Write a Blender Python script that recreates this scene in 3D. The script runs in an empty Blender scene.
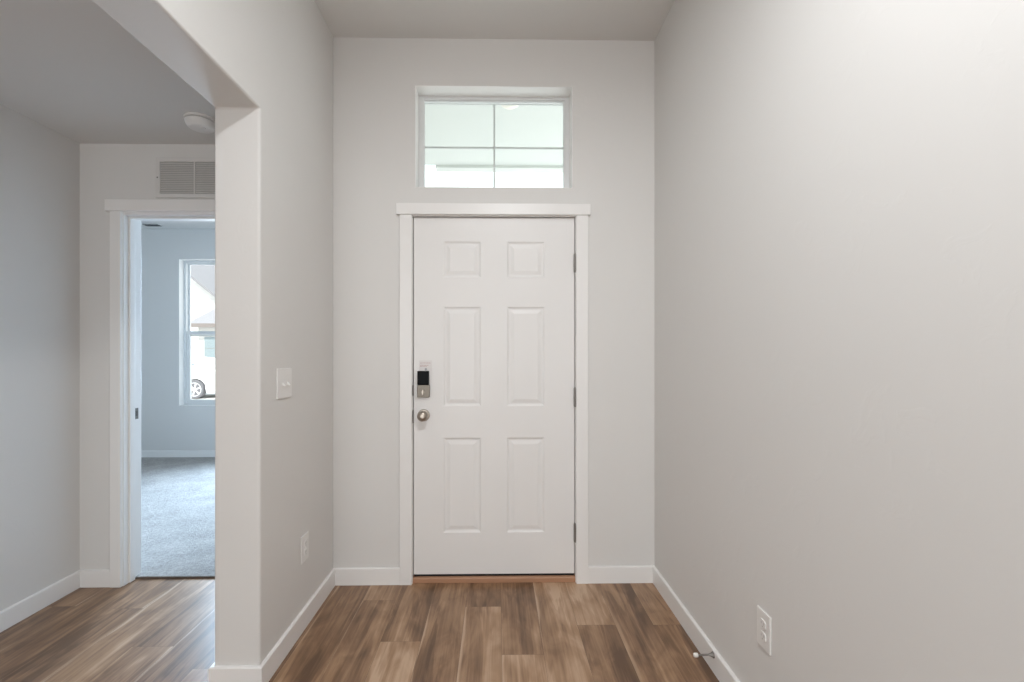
import bpy, bmesh, math, random
from mathutils import Vector, Matrix

sc = bpy.context.scene
C = sc.collection
R = math.radians

# ------------------------------------------------------------------ camera
cd = bpy.data.cameras.new('camera')
cd.sensor_fit = 'HORIZONTAL'
cd.sensor_width = 36.0
cd.lens = 455.0 / 1024 * 36.0
cd.shift_x = 7.9 / 1024
cd.shift_y = 11.0 / 1024
cd.clip_start = 0.02
cam = bpy.data.objects.new('camera', cd)
cam.location = (0, 0, 1.31)
cam.rotation_euler = (R(90), 0, R(-0.9))
C.objects.link(cam)
sc.camera = cam

# ------------------------------------------------------------------ world, sun, large lights, exposure
sc.view_settings.view_transform = 'Standard'
sc.view_settings.look = 'None'
sc.view_settings.exposure = 0.23
sc.view_settings.gamma = 1.0
sc.view_settings.use_curve_mapping = False
try:
    sc.cycles.use_denoising = True
    sc.cycles.diffuse_bounces = 8
    sc.cycles.max_bounces = 16
    sc.cycles.transparent_max_bounces = 16
except Exception:
    pass

w = bpy.data.worlds.new('sky')
sc.world = w
w.use_nodes = True
nt = w.node_tree
nt.nodes.clear()
wo = nt.nodes.new('ShaderNodeOutputWorld')
bg = nt.nodes.new('ShaderNodeBackground')
tc = nt.nodes.new('ShaderNodeTexCoord')
sep = nt.nodes.new('ShaderNodeSeparateXYZ')
rmp = nt.nodes.new('ShaderNodeValToRGB')
rmp.color_ramp.elements[0].position = 0.0
rmp.color_ramp.elements[0].color = (0.98, 1.0, 0.985, 1)
rmp.color_ramp.elements[1].position = 0.9
rmp.color_ramp.elements[1].color = (0.74, 0.87, 1.0, 1)
nt.links.new(tc.outputs['Generated'], sep.inputs[0])
nt.links.new(sep.outputs['Z'], rmp.inputs[0])
nt.links.new(rmp.outputs[0], bg.inputs['Color'])
bg.inputs['Strength'].default_value = 1.8
nt.links.new(bg.outputs[0], wo.inputs['Surface'])


def lamp(name, kind, loc, rot, energy, color, **kw):
    d = bpy.data.lights.new(name, kind)
    d.energy = energy
    d.color = color
    for k, v in kw.items():
        setattr(d, k, v)
    o = bpy.data.objects.new(name, d)
    o.location = loc
    o.rotation_euler = rot
    C.objects.link(o)
    return o


# sun from behind the house: lights the street fronts that face the door
lamp('sun', 'SUN', (0, -10, 20), (R(30), 0, R(-14)), 7.0, (1.0, 0.97, 0.93), angle=R(0.6))
# daylight of the patio doors at the far end of the living room (behind the camera)
lamp('patio_daylight', 'AREA', (-1.1, -6.35, 1.35), (R(90), 0, 0), 76, (0.955, 0.978, 1.0),
     shape='RECTANGLE', size=3.6, size_y=2.3)
# unseen fill added to brighten the right wall (behind the camera, to the left)
lamp('side_fill_light', 'AREA', (-5.12, -2.6, 1.5), (R(90), 0, R(-90)), 52, (0.95, 0.975, 1.0),
     shape='RECTANGLE', size=4.2, size_y=2.0)
# daylight pouring in at the street window of the bedroom
lamp('bedroom_daylight', 'AREA', (-2.60, 5.40, 1.55), Vector((0.9, -3.86, -1.5)).to_track_quat('-Z', 'Y').to_euler(), 98, (0.58, 0.78, 1.0),
     shape='RECTANGLE', size=0.80, size_y=1.6, spread=R(145))


# ------------------------------------------------------------------ materials
def mat(name, col, rough=0.5, metal=0.0, spec=0.5, bump=None, emit=None, coat=0.0):
    m = bpy.data.materials.new(name)
    m.use_nodes = True
    b = m.node_tree.nodes['Principled BSDF']
    b.inputs['Base Color'].default_value = (*col, 1)
    b.inputs['Roughness'].default_value = rough
    b.inputs['Metallic'].default_value = metal
    b.inputs['Specular IOR Level'].default_value = spec
    b.inputs['Coat Weight'].default_value = coat
    if emit:
        b.inputs['Emission Color'].default_value = (*emit[0], 1)
        b.inputs['Emission Strength'].default_value = emit[1]
    n, l = m.node_tree.nodes, m.node_tree.links
    t = n.new('ShaderNodeTexCoord')
    if bump:
        scale, strength, dist = bump[:3]
        ns = n.new('ShaderNodeTexNoise')
        ns.inputs['Scale'].default_value = scale
        ns.inputs['Detail'].default_value = bump[3] if len(bump) > 3 else 3
        l.new(t.outputs['Object'], ns.inputs['Vector'])
        bp = n.new('ShaderNodeBump')
        bp.inputs['Strength'].default_value = strength
        bp.inputs['Distance'].default_value = dist
        l.new(ns.outputs['Fac'], bp.inputs['Height'])
        l.new(bp.outputs['Normal'], b.inputs['Normal'])
    return m


def paint(name, col, rough=0.6):
    """Wall paint over a light knock-down texture: low flat islands and a very fine grain."""
    m = mat(name, col, rough, spec=0.35)
    n, l = m.node_tree.nodes, m.node_tree.links
    b = n['Principled BSDF']
    t = n.new('ShaderNodeTexCoord')
    a = n.new('ShaderNodeTexNoise')
    a.inputs['Scale'].default_value = 9.0
    a.inputs['Detail'].default_value = 4.0
    a.inputs['Distortion'].default_value = 1.2
    r = n.new('ShaderNodeValToRGB')
    r.color_ramp.elements[0].position = 0.60
    r.color_ramp.elements[1].position = 0.66
    f = n.new('ShaderNodeTexNoise')
    f.inputs['Scale'].default_value = 160.0
    f.inputs['Detail'].default_value = 2.0
    mx = n.new('ShaderNodeMath')
    mx.operation = 'MULTIPLY_ADD'
    mx.inputs[1].default_value = 0.12
    l.new(t.outputs['Object'], a.inputs['Vector'])
    l.new(t.outputs['Object'], f.inputs['Vector'])
    l.new(a.outputs['Fac'], r.inputs[0])
    l.new(f.outputs['Fac'], mx.inputs[0])
    l.new(r.outputs[0], mx.inputs[2])
    bp = n.new('ShaderNodeBump')
    bp.inputs['Strength'].default_value = 0.12
    bp.inputs['Distance'].default_value = 0.002
    l.new(mx.outputs[0], bp.inputs['Height'])
    l.new(bp.outputs['Normal'], b.inputs['Normal'])
    return m


def glass_mat(name, tint=(0.97, 0.99, 0.98)):
    m = bpy.data.materials.new(name)
    m.use_nodes = True
    n, l = m.node_tree.nodes, m.node_tree.links
    n.clear()
    o = n.new('ShaderNodeOutputMaterial')
    mx = n.new('ShaderNodeMixShader')
    tr = n.new('ShaderNodeBsdfTransparent')
    tr.inputs[0].default_value = (*tint, 1)
    gl = n.new('ShaderNodeBsdfGlossy')
    gl.inputs['Roughness'].default_value = 0.02
    fr = n.new('ShaderNodeFresnel')
    fr.inputs['IOR'].default_value = 1.4
    l.new(fr.outputs[0], mx.inputs[0])
    l.new(tr.outputs[0], mx.inputs[1])
    l.new(gl.outputs[0], mx.inputs[2])
    l.new(mx.outputs[0], o.inputs[0])
    return m


def plank_mat():
    m = bpy.data.materials.new('vinyl_plank')
    m.use_nodes = True
    n, l = m.node_tree.nodes, m.node_tree.links
    b = n['Principled BSDF']
    uv = n.new('ShaderNodeUVMap')
    uv.uv_map = 'plank'
    sp = n.new('ShaderNodeSeparateXYZ')
    l.new(uv.outputs[0], sp.inputs[0])
    at = n.new('ShaderNodeAttribute')
    at.attribute_name = 'tone'
    sa = n.new('ShaderNodeSeparateColor')
    l.new(at.outputs['Color'], sa.inputs[0])

    def math_(op, a, c=None, d=None):
        k = n.new('ShaderNodeMath')
        k.operation = op
        for i, v in enumerate((a, c, d)):
            if v is None:
                continue
            if isinstance(v, (int, float)):
                k.inputs[i].default_value = v
            else:
                l.new(v, k.inputs[i])
        return k.outputs[0]

    def noise(su, sv, scale, detail, dist=0.0, rough=0.55):
        cx = n.new('ShaderNodeCombineXYZ')
        l.new(math_('MULTIPLY', sp.outputs[0], su), cx.inputs[0])
        l.new(math_('MULTIPLY', sp.outputs[1], sv), cx.inputs[1])
        l.new(math_('MULTIPLY', sa.outputs[1], 37.0), cx.inputs[2])
        t = n.new('ShaderNodeTexNoise')
        t.inputs['Scale'].default_value = scale
        t.inputs['Detail'].default_value = detail
        t.inputs['Roughness'].default_value = rough
        t.inputs['Distortion'].default_value = dist
        l.new(cx.outputs[0], t.inputs['Vector'])
        return t.outputs['Fac']

    broad = noise(9.0, 1.0, 1.1, 3.0, 1.0)       # cathedral figure
    grain = noise(70.0, 2.0, 1.0, 5.0, 0.4, 0.65)  # fine lengthwise grain
    blot = noise(9.0, 4.0, 1.0, 3.0, 0.8)        # smoky blotches
    rings = math_('SINE', math_('MULTIPLY', broad, 42.0))
    v = math_('MULTIPLY_ADD', broad, 1.3, -0.65)
    v = math_('ADD', v, math_('MULTIPLY_ADD', grain, 0.7, -0.35))
    v = math_('ADD', v, math_('MULTIPLY_ADD', blot, 0.9, -0.45))
    v = math_('ADD', v, math_('MULTIPLY', rings, 0.05))
    v = math_('ADD', v, math_('MULTIPLY_ADD', sa.outputs[0], 2.4, -0.72))
    rp = n.new('ShaderNodeValToRGB')
    e = rp.color_ramp.elements
    e[0].position, e[0].color = 0.08, (0.120, 0.064, 0.034, 1)
    e[1].position, e[1].color = 0.95, (0.54, 0.375, 0.255, 1)
    for pos, col in ((0.36, (0.232, 0.132, 0.072, 1)), (0.62, (0.362, 0.222, 0.128, 1))):
        x = e.new(pos)
        x.color = col
    l.new(v, rp.inputs[0])
    # light sapwood streak along one edge of some planks
    wob = noise(3.0, 1.6, 1.4, 2.0)
    edge = math_('ADD', sp.outputs[0], math_('MULTIPLY_ADD', wob, 0.07, -0.03))
    st = n.new('ShaderNodeMapRange')
    st.interpolation_type = 'SMOOTHSTEP'
    st.inputs['From Min'].default_value = 0.016
    st.inputs['From Max'].default_value = 0.006
    l.new(edge, st.inputs['Value'])
    stf = math_('MULTIPLY', st.outputs[0], sa.outputs[2])
    mx = n.new('ShaderNodeMix')
    mx.data_type = 'RGBA'
    l.new(math_('MULTIPLY', stf, 0.7), mx.inputs['Factor'])
    l.new(rp.outputs[0], mx.inputs['A'])
    mx.inputs['B'].default_value = (0.56, 0.41, 0.29, 1)
    # micro-bevel seam between planks (distance to the plank's edge is stored in 'seam')
    l.new(mx.outputs['Result'], b.inputs['Base Color'])
    b.inputs['Roughness'].default_value = 0.33
    b.inputs['Specular IOR Level'].default_value = 0.55
    bp = n.new('ShaderNodeBump')
    bp.inputs['Strength'].default_value = 0.15
    bp.inputs['Distance'].default_value = 0.001
    l.new(grain, bp.inputs['Height'])
    l.new(bp.outputs['Normal'], b.inputs['Normal'])
    return m


def carpet_mat():
    m = mat('cut_pile_carpet', (0.36, 0.34, 0.32), 1.0, spec=0.05)
    n, l = m.node_tree.nodes, m.node_tree.links
    b = n['Principled BSDF']
    t = n.new('ShaderNodeTexCoord')
    a = n.new('ShaderNodeTexNoise')
    a.inputs['Scale'].default_value = 55
    a.inputs['Detail'].default_value = 6
    a.inputs['Roughness'].default_value = 0.75
    c = n.new('ShaderNodeTexNoise')
    c.inputs['Scale'].default_value = 5
    c.inputs['Detail'].default_value = 3
    l.new(t.outputs['Object'], a.inputs['Vector'])
    l.new(t.outputs['Object'], c.inputs['Vector'])
    ad = n.new('ShaderNodeMath')
    ad.operation = 'MULTIPLY_ADD'
    ad.inputs[1].default_value = 0.4
    l.new(c.outputs['Fac'], ad.inputs[0])
    l.new(a.outputs['Fac'], ad.inputs[2])
    r = n.new('ShaderNodeValToRGB')
    r.color_ramp.elements[0].position = 0.50
    r.color_ramp.elements[0].color = (0.29, 0.28, 0.27, 1)
    r.color_ramp.elements[1].position = 0.85
    r.color_ramp.elements[1].color = (0.48, 0.465, 0.45, 1)
    l.new(ad.outputs[0], r.inputs[0])
    l.new(r.outputs[0], b.inputs['Base Color'])
    bp = n.new('ShaderNodeBump')
    bp.inputs['Strength'].default_value = 1.0
    bp.inputs['Distance'].default_value = 0.012
    l.new(a.outputs['Fac'], bp.inputs['Height'])
    l.new(bp.outputs['Normal'], b.inputs['Normal'])
    return m


def siding_mat(name, col):
    m = mat(name, col, 0.7, spec=0.2)
    n, l = m.node_tree.nodes, m.node_tree.links
    b = n['Principled BSDF']
    t = n.new('ShaderNodeTexCoord')
    wv = n.new('ShaderNodeTexWave')
    wv.bands_direction = 'Z'
    wv.wave_profile = 'SAW'
    wv.inputs['Scale'].default_value = 1.6
    l.new(t.outputs['Object'], wv.inputs['Vector'])
    bp = n.new('ShaderNodeBump')
    bp.inputs['Strength'].default_value = 0.5
    bp.inputs['Distance'].default_value = 0.02
    l.new(wv.outputs['Fac'], bp.inputs['Height'])
    l.new(bp.outputs['Normal'], b.inputs['Normal'])
    return m


M = {}
M['wall'] = paint('wall_paint', (0.685, 0.675, 0.66))
M['ceil'] = paint('ceiling_paint', (0.70, 0.69, 0.675), 0.75)
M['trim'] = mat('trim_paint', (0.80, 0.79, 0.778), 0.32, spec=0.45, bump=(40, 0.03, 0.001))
M['door'] = mat('door_paint', (0.765, 0.755, 0.745), 0.38, spec=0.45, bump=(220, 0.06, 0.0006))
M['vinyl'] = mat('white_vinyl', (0.72, 0.73, 0.73), 0.35, bump=(60, 0.02, 0.001))
M['spacer'] = mat('grey_spacer_bar', (0.58, 0.60, 0.59), 0.5, bump=(60, 0.02, 0.001))
M['plate'] = mat('white_plastic', (0.77, 0.76, 0.745), 0.3, bump=(300, 0.02, 0.0005))
M['shutter'] = mat('shuttered_slot', (0.42, 0.41, 0.40), 0.6, bump=(200, 0.05, 0.0005))
M['slot'] = mat('dark_slot', (0.05, 0.05, 0.05), 0.6, bump=(200, 0.05, 0.0005))
M['nickel'] = mat('satin_nickel', (0.43, 0.385, 0.335), 0.34, metal=1.0, bump=(400, 0.05, 0.0003))
M['hinge'] = mat('brushed_hinge_nickel', (0.27, 0.255, 0.24), 0.45, metal=0.85, bump=(300, 0.05, 0.0003))
M['bronze'] = mat('dark_strike_nickel', (0.16, 0.15, 0.14), 0.4, metal=0.9, bump=(300, 0.05, 0.0003))  # dark nickel of the strike plates
M['lock'] = mat('dull_nickel_casting', (0.27, 0.245, 0.21), 0.5, metal=0.7, bump=(400, 0.05, 0.0003))
M['black'] = mat('black_plastic', (0.002, 0.002, 0.0025), 0.2, spec=0.04, bump=(200, 0.02, 0.0003))
M['rubber'] = mat('black_rubber', (0.012, 0.008, 0.008), 0.8, bump=(150, 0.1, 0.0006))
M['oak'] = mat('threshold_oak', (0.40, 0.215, 0.125), 0.45, bump=(90, 0.15, 0.0008))
M['brown'] = mat('brown_transition', (0.10, 0.065, 0.045), 0.5, bump=(90, 0.2, 0.0008))
M['whiterub'] = mat('white_rubber', (0.80, 0.78, 0.74), 0.55, bump=(150, 0.05, 0.0005))
M['film'] = mat('sticker_film', (0.71, 0.69, 0.68), 0.45, bump=(100, 0.02, 0.0003))
M['red'] = mat('faded_red_ink', (0.48, 0.30, 0.30), 0.6, bump=(100, 0.02, 0.0003))
M['grey'] = mat('grey_ink', (0.33, 0.33, 0.36), 0.6, bump=(100, 0.02, 0.0003))
M['duct'] = mat('duct_grey', (0.44, 0.43, 0.42), 0.8, bump=(60, 0.1, 0.001))
M['grille'] = mat('grille_enamel', (0.66, 0.645, 0.63), 0.35, bump=(80, 0.02, 0.0004))
M['glass'] = glass_mat('window_glass')
M['plank'] = plank_mat()
M['carpet'] = carpet_mat()
M['concrete'] = mat('concrete', (0.66, 0.65, 0.63), 0.9, bump=(14, 0.2, 0.004, 6))
M['asphalt'] = mat('asphalt', (0.30, 0.30, 0.30), 0.95, bump=(30, 0.3, 0.004, 6))
M['soffit'] = mat('porch_soffit', (0.64, 0.665, 0.64), 0.7, bump=(20, 0.1, 0.002))
M['siding'] = siding_mat('pale_siding', (0.47, 0.465, 0.45))
M['siding_b'] = siding_mat('white_siding', (0.56, 0.56, 0.55))
M['roof'] = mat('weathered_shingle', (0.20, 0.20, 0.21), 0.95, bump=(26, 0.6, 0.01, 5))
M['garage'] = mat('grey_garage_door', (0.19, 0.235, 0.25), 0.6, bump=(20, 0.05, 0.001))
M['eave'] = mat('brown_eave', (0.17, 0.15, 0.14), 0.8, bump=(20, 0.1, 0.001))
M['carwhite'] = mat('white_car_paint', (0.82, 0.82, 0.81), 0.18, coat=0.8, bump=(3, 0.005, 0.001))
M['tyre'] = mat('tyre_rubber', (0.12, 0.12, 0.13), 0.85, bump=(60, 0.2, 0.002))
M['alloy'] = mat('alloy_rim', (0.66, 0.67, 0.69), 0.35, metal=0.6, bump=(60, 0.02, 0.0005))
M['carglass'] = mat('tinted_car_glass', (0.30, 0.35, 0.38), 0.08, bump=(3, 0.005, 0.001))
M['lampglass'] = mat('opal_diffuser', (0.9, 0.88, 0.84), 0.5, emit=((1.0, 0.95, 0.88), 2.0))
M['porchglass'] = mat('frosted_porch_glass', (0.80, 0.76, 0.68), 0.4, bump=(60, 0.02, 0.0005))


# ------------------------------------------------------------------ helpers
def new():
    return bmesh.new()


def box(bm, x0, x1, y0, y1, z0, z1):
    vs = [bm.verts.new((x, y, z)) for x in (x0, x1) for y in (y0, y1) for z in (z0, z1)]
    for f in ((0, 1, 3, 2), (4, 6, 7, 5), (0, 4, 5, 1), (2, 3, 7, 6), (0, 2, 6, 4), (1, 5, 7, 3)):
        bm.faces.new([vs[i] for i in f])
    return vs


def prism(bm, pts, axis, a, b):
    """Extrude a polygon (list of 2-D points) along an axis: 'x' takes (y,z), 'y' takes (x,z), 'z' takes (x,y)."""
    def P(p, t):
        return {'x': (t, p[0], p[1]), 'y': (p[0], t, p[1]), 'z': (p[0], p[1], t)}[axis]
    lo = [bm.verts.new(P(p, a)) for p in pts]
    hi = [bm.verts.new(P(p, b)) for p in pts]
    bm.faces.new(lo)
    bm.faces.new(hi)
    k = len(pts)
    for i in range(k):
        bm.faces.new((lo[i], lo[(i + 1) % k], hi[(i + 1) % k], hi[i]))


def lathe(bm, prof, axis='z', origin=(0, 0, 0), seg=32, cap=True):
    """Revolve (radius, height) pairs; 'z' up, 'y-' heights run towards -Y, 'x-' towards -X, 'z-' downwards."""
    ox, oy, oz = origin

    def P(r, h, t):
        c, s = r * math.cos(t), r * math.sin(t)
        return {'z': (ox + c, oy + s, oz + h), 'z-': (ox + c, oy + s, oz - h),
                'y-': (ox + c, oy - h, oz + s), 'x-': (ox - h, oy + c, oz + s), 'x': (ox + h, oy + c, oz + s)}[axis]
    rings = []
    for r, h in prof:
        if r < 1e-6:
            rings.append([bm.verts.new(P(0, h, 0))])
        else:
            rings.append([bm.verts.new(P(r, h, 2 * math.pi * i / seg)) for i in range(seg)])
    for a, b in zip(rings, rings[1:]):
        for i in range(seg):
            j = (i + 1) % seg
            if len(a) == 1 and len(b) == 1:
                continue
            if len(a) == 1:
                bm.faces.new((a[0], b[i], b[j]))
            elif len(b) == 1:
                bm.faces.new((a[i], a[j], b[0]))
            else:
                bm.faces.new((a[i], a[j], b[j], b[i]))
    for ring in (rings[0], rings[-1]):
        if len(ring) > 1 and cap:
            bm.faces.new(ring)


def obj(name, bm, m, parent=None, bevel=0.0, seg=2, smooth=False, loc=None):
    """Link one bmesh as one mesh object. Its origin is moved to LOC when given; a child keeps its world place."""
    bmesh.ops.recalc_face_normals(bm, faces=bm.faces)
    if loc is not None:
        bmesh.ops.translate(bm, verts=bm.verts, vec=-Vector(loc))
    me = bpy.data.meshes.new(name)
    bm.to_mesh(me)
    bm.free()
    me.materials.append(M[m] if isinstance(m, str) else m)
    if smooth:
        for p in me.polygons:
            p.use_smooth = True
        try:
            me.set_sharp_from_angle(angle=R(38))
        except Exception:
            pass
    o = bpy.data.objects.new(name, me)
    C.objects.link(o)
    if loc is not None:
        o.location = loc
    if parent is not None:
        o.parent = parent
        o.matrix_parent_inverse = Matrix.Translation(-Vector(parent.location))
    if bevel:
        b = o.modifiers.new('edge_round', 'BEVEL')
        b.width = bevel
        b.segments = seg
        b.limit_method = 'ANGLE'
        b.angle_limit = R(40)
    return o


def tag(o, label, cat, kind=None, group=None):
    o['label'] = label
    o['category'] = cat
    if kind:
        o['kind'] = kind
    if group:
        o['group'] = group
    return o


def empty(name, loc, label, cat, kind=None, group=None):
    o = bpy.data.objects.new(name, None)
    o.empty_display_size = 0.05
    o.location = loc
    C.objects.link(o)
    return tag(o, label, cat, kind, group)


def one_box(name, m, b, parent=None, bevel=0.0, seg=2):
    bm = new()
    box(bm, *b)
    return obj(name, bm, m, parent, bevel, seg)


def wall_with_holes(x0, x1, z0, z1, y0, y1, holes):
    """A wall in the XZ plane, Y0..Y1 thick, with rectangular holes (x0, x1, z0, z1), as one closed shell."""
    xs = sorted({x0, x1, *[h[0] for h in holes], *[h[1] for h in holes]})
    zs = sorted({z0, z1, *[h[2] for h in holes], *[h[3] for h in holes]})
    xs = [x for x in xs if x0 <= x <= x1]
    zs = [z for z in zs if z0 <= z <= z1]
    bm = new()
    V = {}

    def v(i, j, k):
        if (i, j, k) not in V:
            V[(i, j, k)] = bm.verts.new((xs[i], (y0, y1)[k], zs[j]))
        return V[(i, j, k)]

    def solid(i, j):
        if not (0 <= i < len(xs) - 1 and 0 <= j < len(zs) - 1):
            return False
        cx, cz = (xs[i] + xs[i + 1]) / 2, (zs[j] + zs[j + 1]) / 2
        return not any(h[0] < cx < h[1] and h[2] < cz < h[3] for h in holes)
    for i in range(len(xs) - 1):
        for j in range(len(zs) - 1):
            if not solid(i, j):
                continue
            for k in (0, 1):
                bm.faces.new((v(i, j, k), v(i + 1, j, k), v(i + 1, j + 1, k), v(i, j + 1, k)))
            if not solid(i - 1, j):
                bm.faces.new((v(i, j, 0), v(i, j, 1), v(i, j + 1, 1), v(i, j + 1, 0)))
            if not solid(i + 1, j):
                bm.faces.new((v(i + 1, j, 0), v(i + 1, j, 1), v(i + 1, j + 1, 1), v(i + 1, j + 1, 0)))
            if not solid(i, j - 1):
                bm.faces.new((v(i, j, 0), v(i, j, 1), v(i + 1, j, 1), v(i + 1, j, 0)))
            if not solid(i, j + 1):
                bm.faces.new((v(i, j + 1, 0), v(i, j + 1, 1), v(i + 1, j + 1, 1), v(i + 1, j + 1, 0)))
    return bm


# ------------------------------------------------------------------ the room shell
D = 2.58                  # front wall plane
XL, XR = -0.921, 0.898    # entry walls
HX = -2.332               # hall's far wall
SX = -1.098               # hall face of the stub wall
CZ = 3.084                # entry ceiling
HZ = 2.475                # hall ceiling
SY = 1.783                # end of the stub wall
OZ = 2.258                # underside of the header
BY = 5.685                # bedroom's street wall
BZ = 2.83                 # bedroom ceiling
GB = -6.6                 # living-room end wall

# floor of separate planks: one face each, with its own tone
EDGE, PW, PL = 0.021, 0.1825, 1.22
JOINT = {-4: 2.41, -3: 2.066, -1: 2.342, 0: 1.968, 2: 2.176, 4: 2.172, -13: 2.378, -9: 2.048, -11: 2.353, -2: 1.35, 1: 1.52, 3: 1.62,
         -5: 1.75, -6: 1.45, -7: 1.9, -8: 2.45, -10: 1.6, -12: 1.55}
# tones read off the photo near the door: (column, order from the door) -> (tone, streak)
TONE = {(-5, 0): (0.44, 0.9), (-5, 1): (0.44, 0.2), (-4, 0): (0.56, 0.3), (-4, 1): (0.43, 0.9), (-3, 0): (0.50, 0), (-3, 1): (0.60, 0.3),
        (-2, 0): (0.47, 1), (-2, 1): (0.47, 1), (-1, 0): (0.46, 0), (-1, 1): (0.56, 0.9), (0, 0): (0.46, 0), (0, 1): (0.58, 1.0),
        (1, 0): (0.58, 1), (1, 1): (0.58, 1), (2, 0): (0.60, 1.0), (2, 1): (0.44, 0), (3, 0): (0.45, 0.4), (3, 1): (0.45, 0.9),
        (4, 0): (0.49, 0.2), (4, 1): (0.40, 0)}
rng = random.Random(7)
bm = new()
uvl = bm.loops.layers.uv.new('plank')
tones = []
FX0, FX1, FY0, FY1 = -5.2, 1.0, GB, 2.664
for c in range(int((FX0 - EDGE) // PW), int((FX1 - EDGE) // PW) + 1):
    a, b = max(FX0, EDGE + c * PW), min(FX1, EDGE + (c + 1) * PW)
    j0 = JOINT.get(c, rng.uniform(1.3, 2.5))
    ys = [FY1] + [j0 - i * PL for i in range(9)]
    for order, (t, s) in enumerate(zip(ys, ys[1:])):
        s = max(s, FY0)
        if t <= FY0 + 0.01:
            continue
        tn = TONE.get((c, order), (rng.uniform(0.36, 0.50) if c < -5 else rng.uniform(0.40, 0.62), rng.choice((0, 0, 0.5, 1.0))))
        off = rng.uniform(0, 50)
        g = 0.0005
        vs = [bm.verts.new(p) for p in ((a + g, s + g, 0), (b - g, s + g, 0), (b - g, t - g, 0), (a + g, t - g, 0))]
        f = bm.faces.new(vs)
        flip = (c % 2 == 1) and (c, order) not in TONE
        for lp in f.loops:
            u = lp.vert.co.x - (EDGE + c * PW)
            lp[uvl].uv = (PW - u if flip else u, lp.vert.co.y + off)
        tones.append((tn[0], rng.random(), tn[1], 1.0))
# the dark core seen in the hairline joints, and the slab body under the planks
box(bm, FX0, FX1, FY0, FY1, -0.06, -0.0006)
tones += [(0.2, 0.5, 0.0, 1.0)] * 6
me = bpy.data.meshes.new('floor')
bm.to_mesh(me)
bm.free()
at = me.attributes.new('tone', 'FLOAT_COLOR', 'FACE')
for i, t in enumerate(tones):
    at.data[i].color = t
me.materials.append(M['plank'])
o = bpy.data.objects.new('floor', me)
C.objects.link(o)
tag(o, 'brown wood-look plank floor of the entry and hall', 'floor', 'structure')

# front wall with the entry door and the transom opening
FD = (-0.497, 0.467, -1.0, 2.100)          # door rough opening
TW = (-0.463, 0.430, 2.241, 2.818)         # transom opening
bm = wall_with_holes(SX - 0.02, 1.10, -0.02, 3.30, D, 2.765, [FD, TW])
tag(obj('wall_front', bm, 'wall'), 'pale grey wall holding the white entry door and transom window', 'wall', 'structure')
# hall end wall with the doorway to the bedroom
HD = (-2.108, -1.312, -1.0, 2.096)
bm = wall_with_holes(-5.8, SX, -0.02, 3.30, D, 2.695, [HD])
tag(obj('wall_hall_end', bm, 'wall'), 'grey hall end wall around the doorway to the carpeted room', 'wall', 'structure')
# right wall
tag(one_box('wall_right', 'wall', (XR, XR + 0.14, GB, D, -0.02, 3.30)), 'large plain pale grey wall with a low outlet and door stop', 'wall', 'structure')
# stub wall and the header over the hall opening, one piece
bm = new()
prism(bm, [(D, -0.02), (SY, -0.02), (SY, OZ), (-0.2, OZ), (-0.2, 3.30), (D, 3.30)], 'x', SX, XL)
tag(obj('wall_left', bm, 'wall', bevel=0.009, seg=3), 'pale grey stub wall with light switch and header over the hall opening', 'wall', 'structure')
# hall far wall
tag(one_box('wall_hall_left', 'wall', (HX - 0.12, HX, 0.3, D, -0.02, 3.30)), 'grey side wall of the hall, left of the bedroom doorway', 'wall', 'structure')
# ceilings
tag(one_box('ceiling', 'ceil', (SX, 1.1, 0.3, 2.77, CZ, CZ + 0.2)), 'high grey ceiling above the entry door', 'ceiling', 'structure')
tag(one_box('ceiling_hall', 'ceil', (HX, SX, 0.3, D, HZ, CZ + 0.2)), 'lower grey ceiling of the hall, carrying the smoke detector', 'ceiling', 'structure')
# living room behind the camera
tag(one_box('ceiling_living', 'ceil', (-5.3, 1.1, GB - 0.15, 0.3, CZ, CZ + 0.2)), 'ceiling of the living room behind the entry', 'ceiling', 'structure')
tag(one_box('wall_living_left', 'wall', (-5.35, -5.2, GB, 0.3, -0.02, 3.30)), 'side wall of the living room behind the entry', 'wall', 'structure')
tag(one_box('wall_living_return', 'wall', (-5.2, HX, 0.3, 0.44, -0.02, 3.30)), 'return wall between living room and hall', 'wall', 'structure')
bm = wall_with_holes(-5.35, 1.1, -0.02, 3.30, GB - 0.15, GB, [(-3.0, 0.8, -1, 2.55)])
tag(obj('wall_living_end', bm, 'wall'), 'end wall of the living room with wide patio opening', 'wall', 'structure')

# bedroom shell
bm = new()
box(bm, -5.7, SX, 2.664, BY + 0.02, -0.05, 0.012)
tag(obj('floor_bedroom', bm, 'carpet'), 'greyish cut-pile carpet beyond the hall doorway', 'carpet', 'structure')
BW = (-3.929, -2.130, 0.643, 2.459)
bm = wall_with_holes(-5.8, SX + 0.12, -0.02, 3.30, BY, BY + 0.165, [BW])
tag(obj('wall_bedroom_front', bm, 'wall'), 'bluish daylit bedroom wall around the tall window', 'wall', 'structure')
tag(one_box('wall_bedroom_left', 'wall', (-5.8, -5.6, 2.695, BY, -0.02, 3.30)), 'far side wall of the carpeted bedroom', 'wall', 'structure')
tag(one_box('wall_bedroom_right', 'wall', (SX, SX + 0.12, 2.765, BY, -0.02, 3.30)), 'wall between the bedroom and the porch', 'wall', 'structure')
tag(one_box('ceiling_bedroom', 'ceil', (-5.78, SX + 0.06, 2.70, BY + 0.15, BZ, BZ + 0.3)), 'bedroom ceiling with a small supply register', 'ceiling', 'structure')

# ------------------------------------------------------------------ baseboards
BT, BH = 0.014, 0.093


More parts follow.
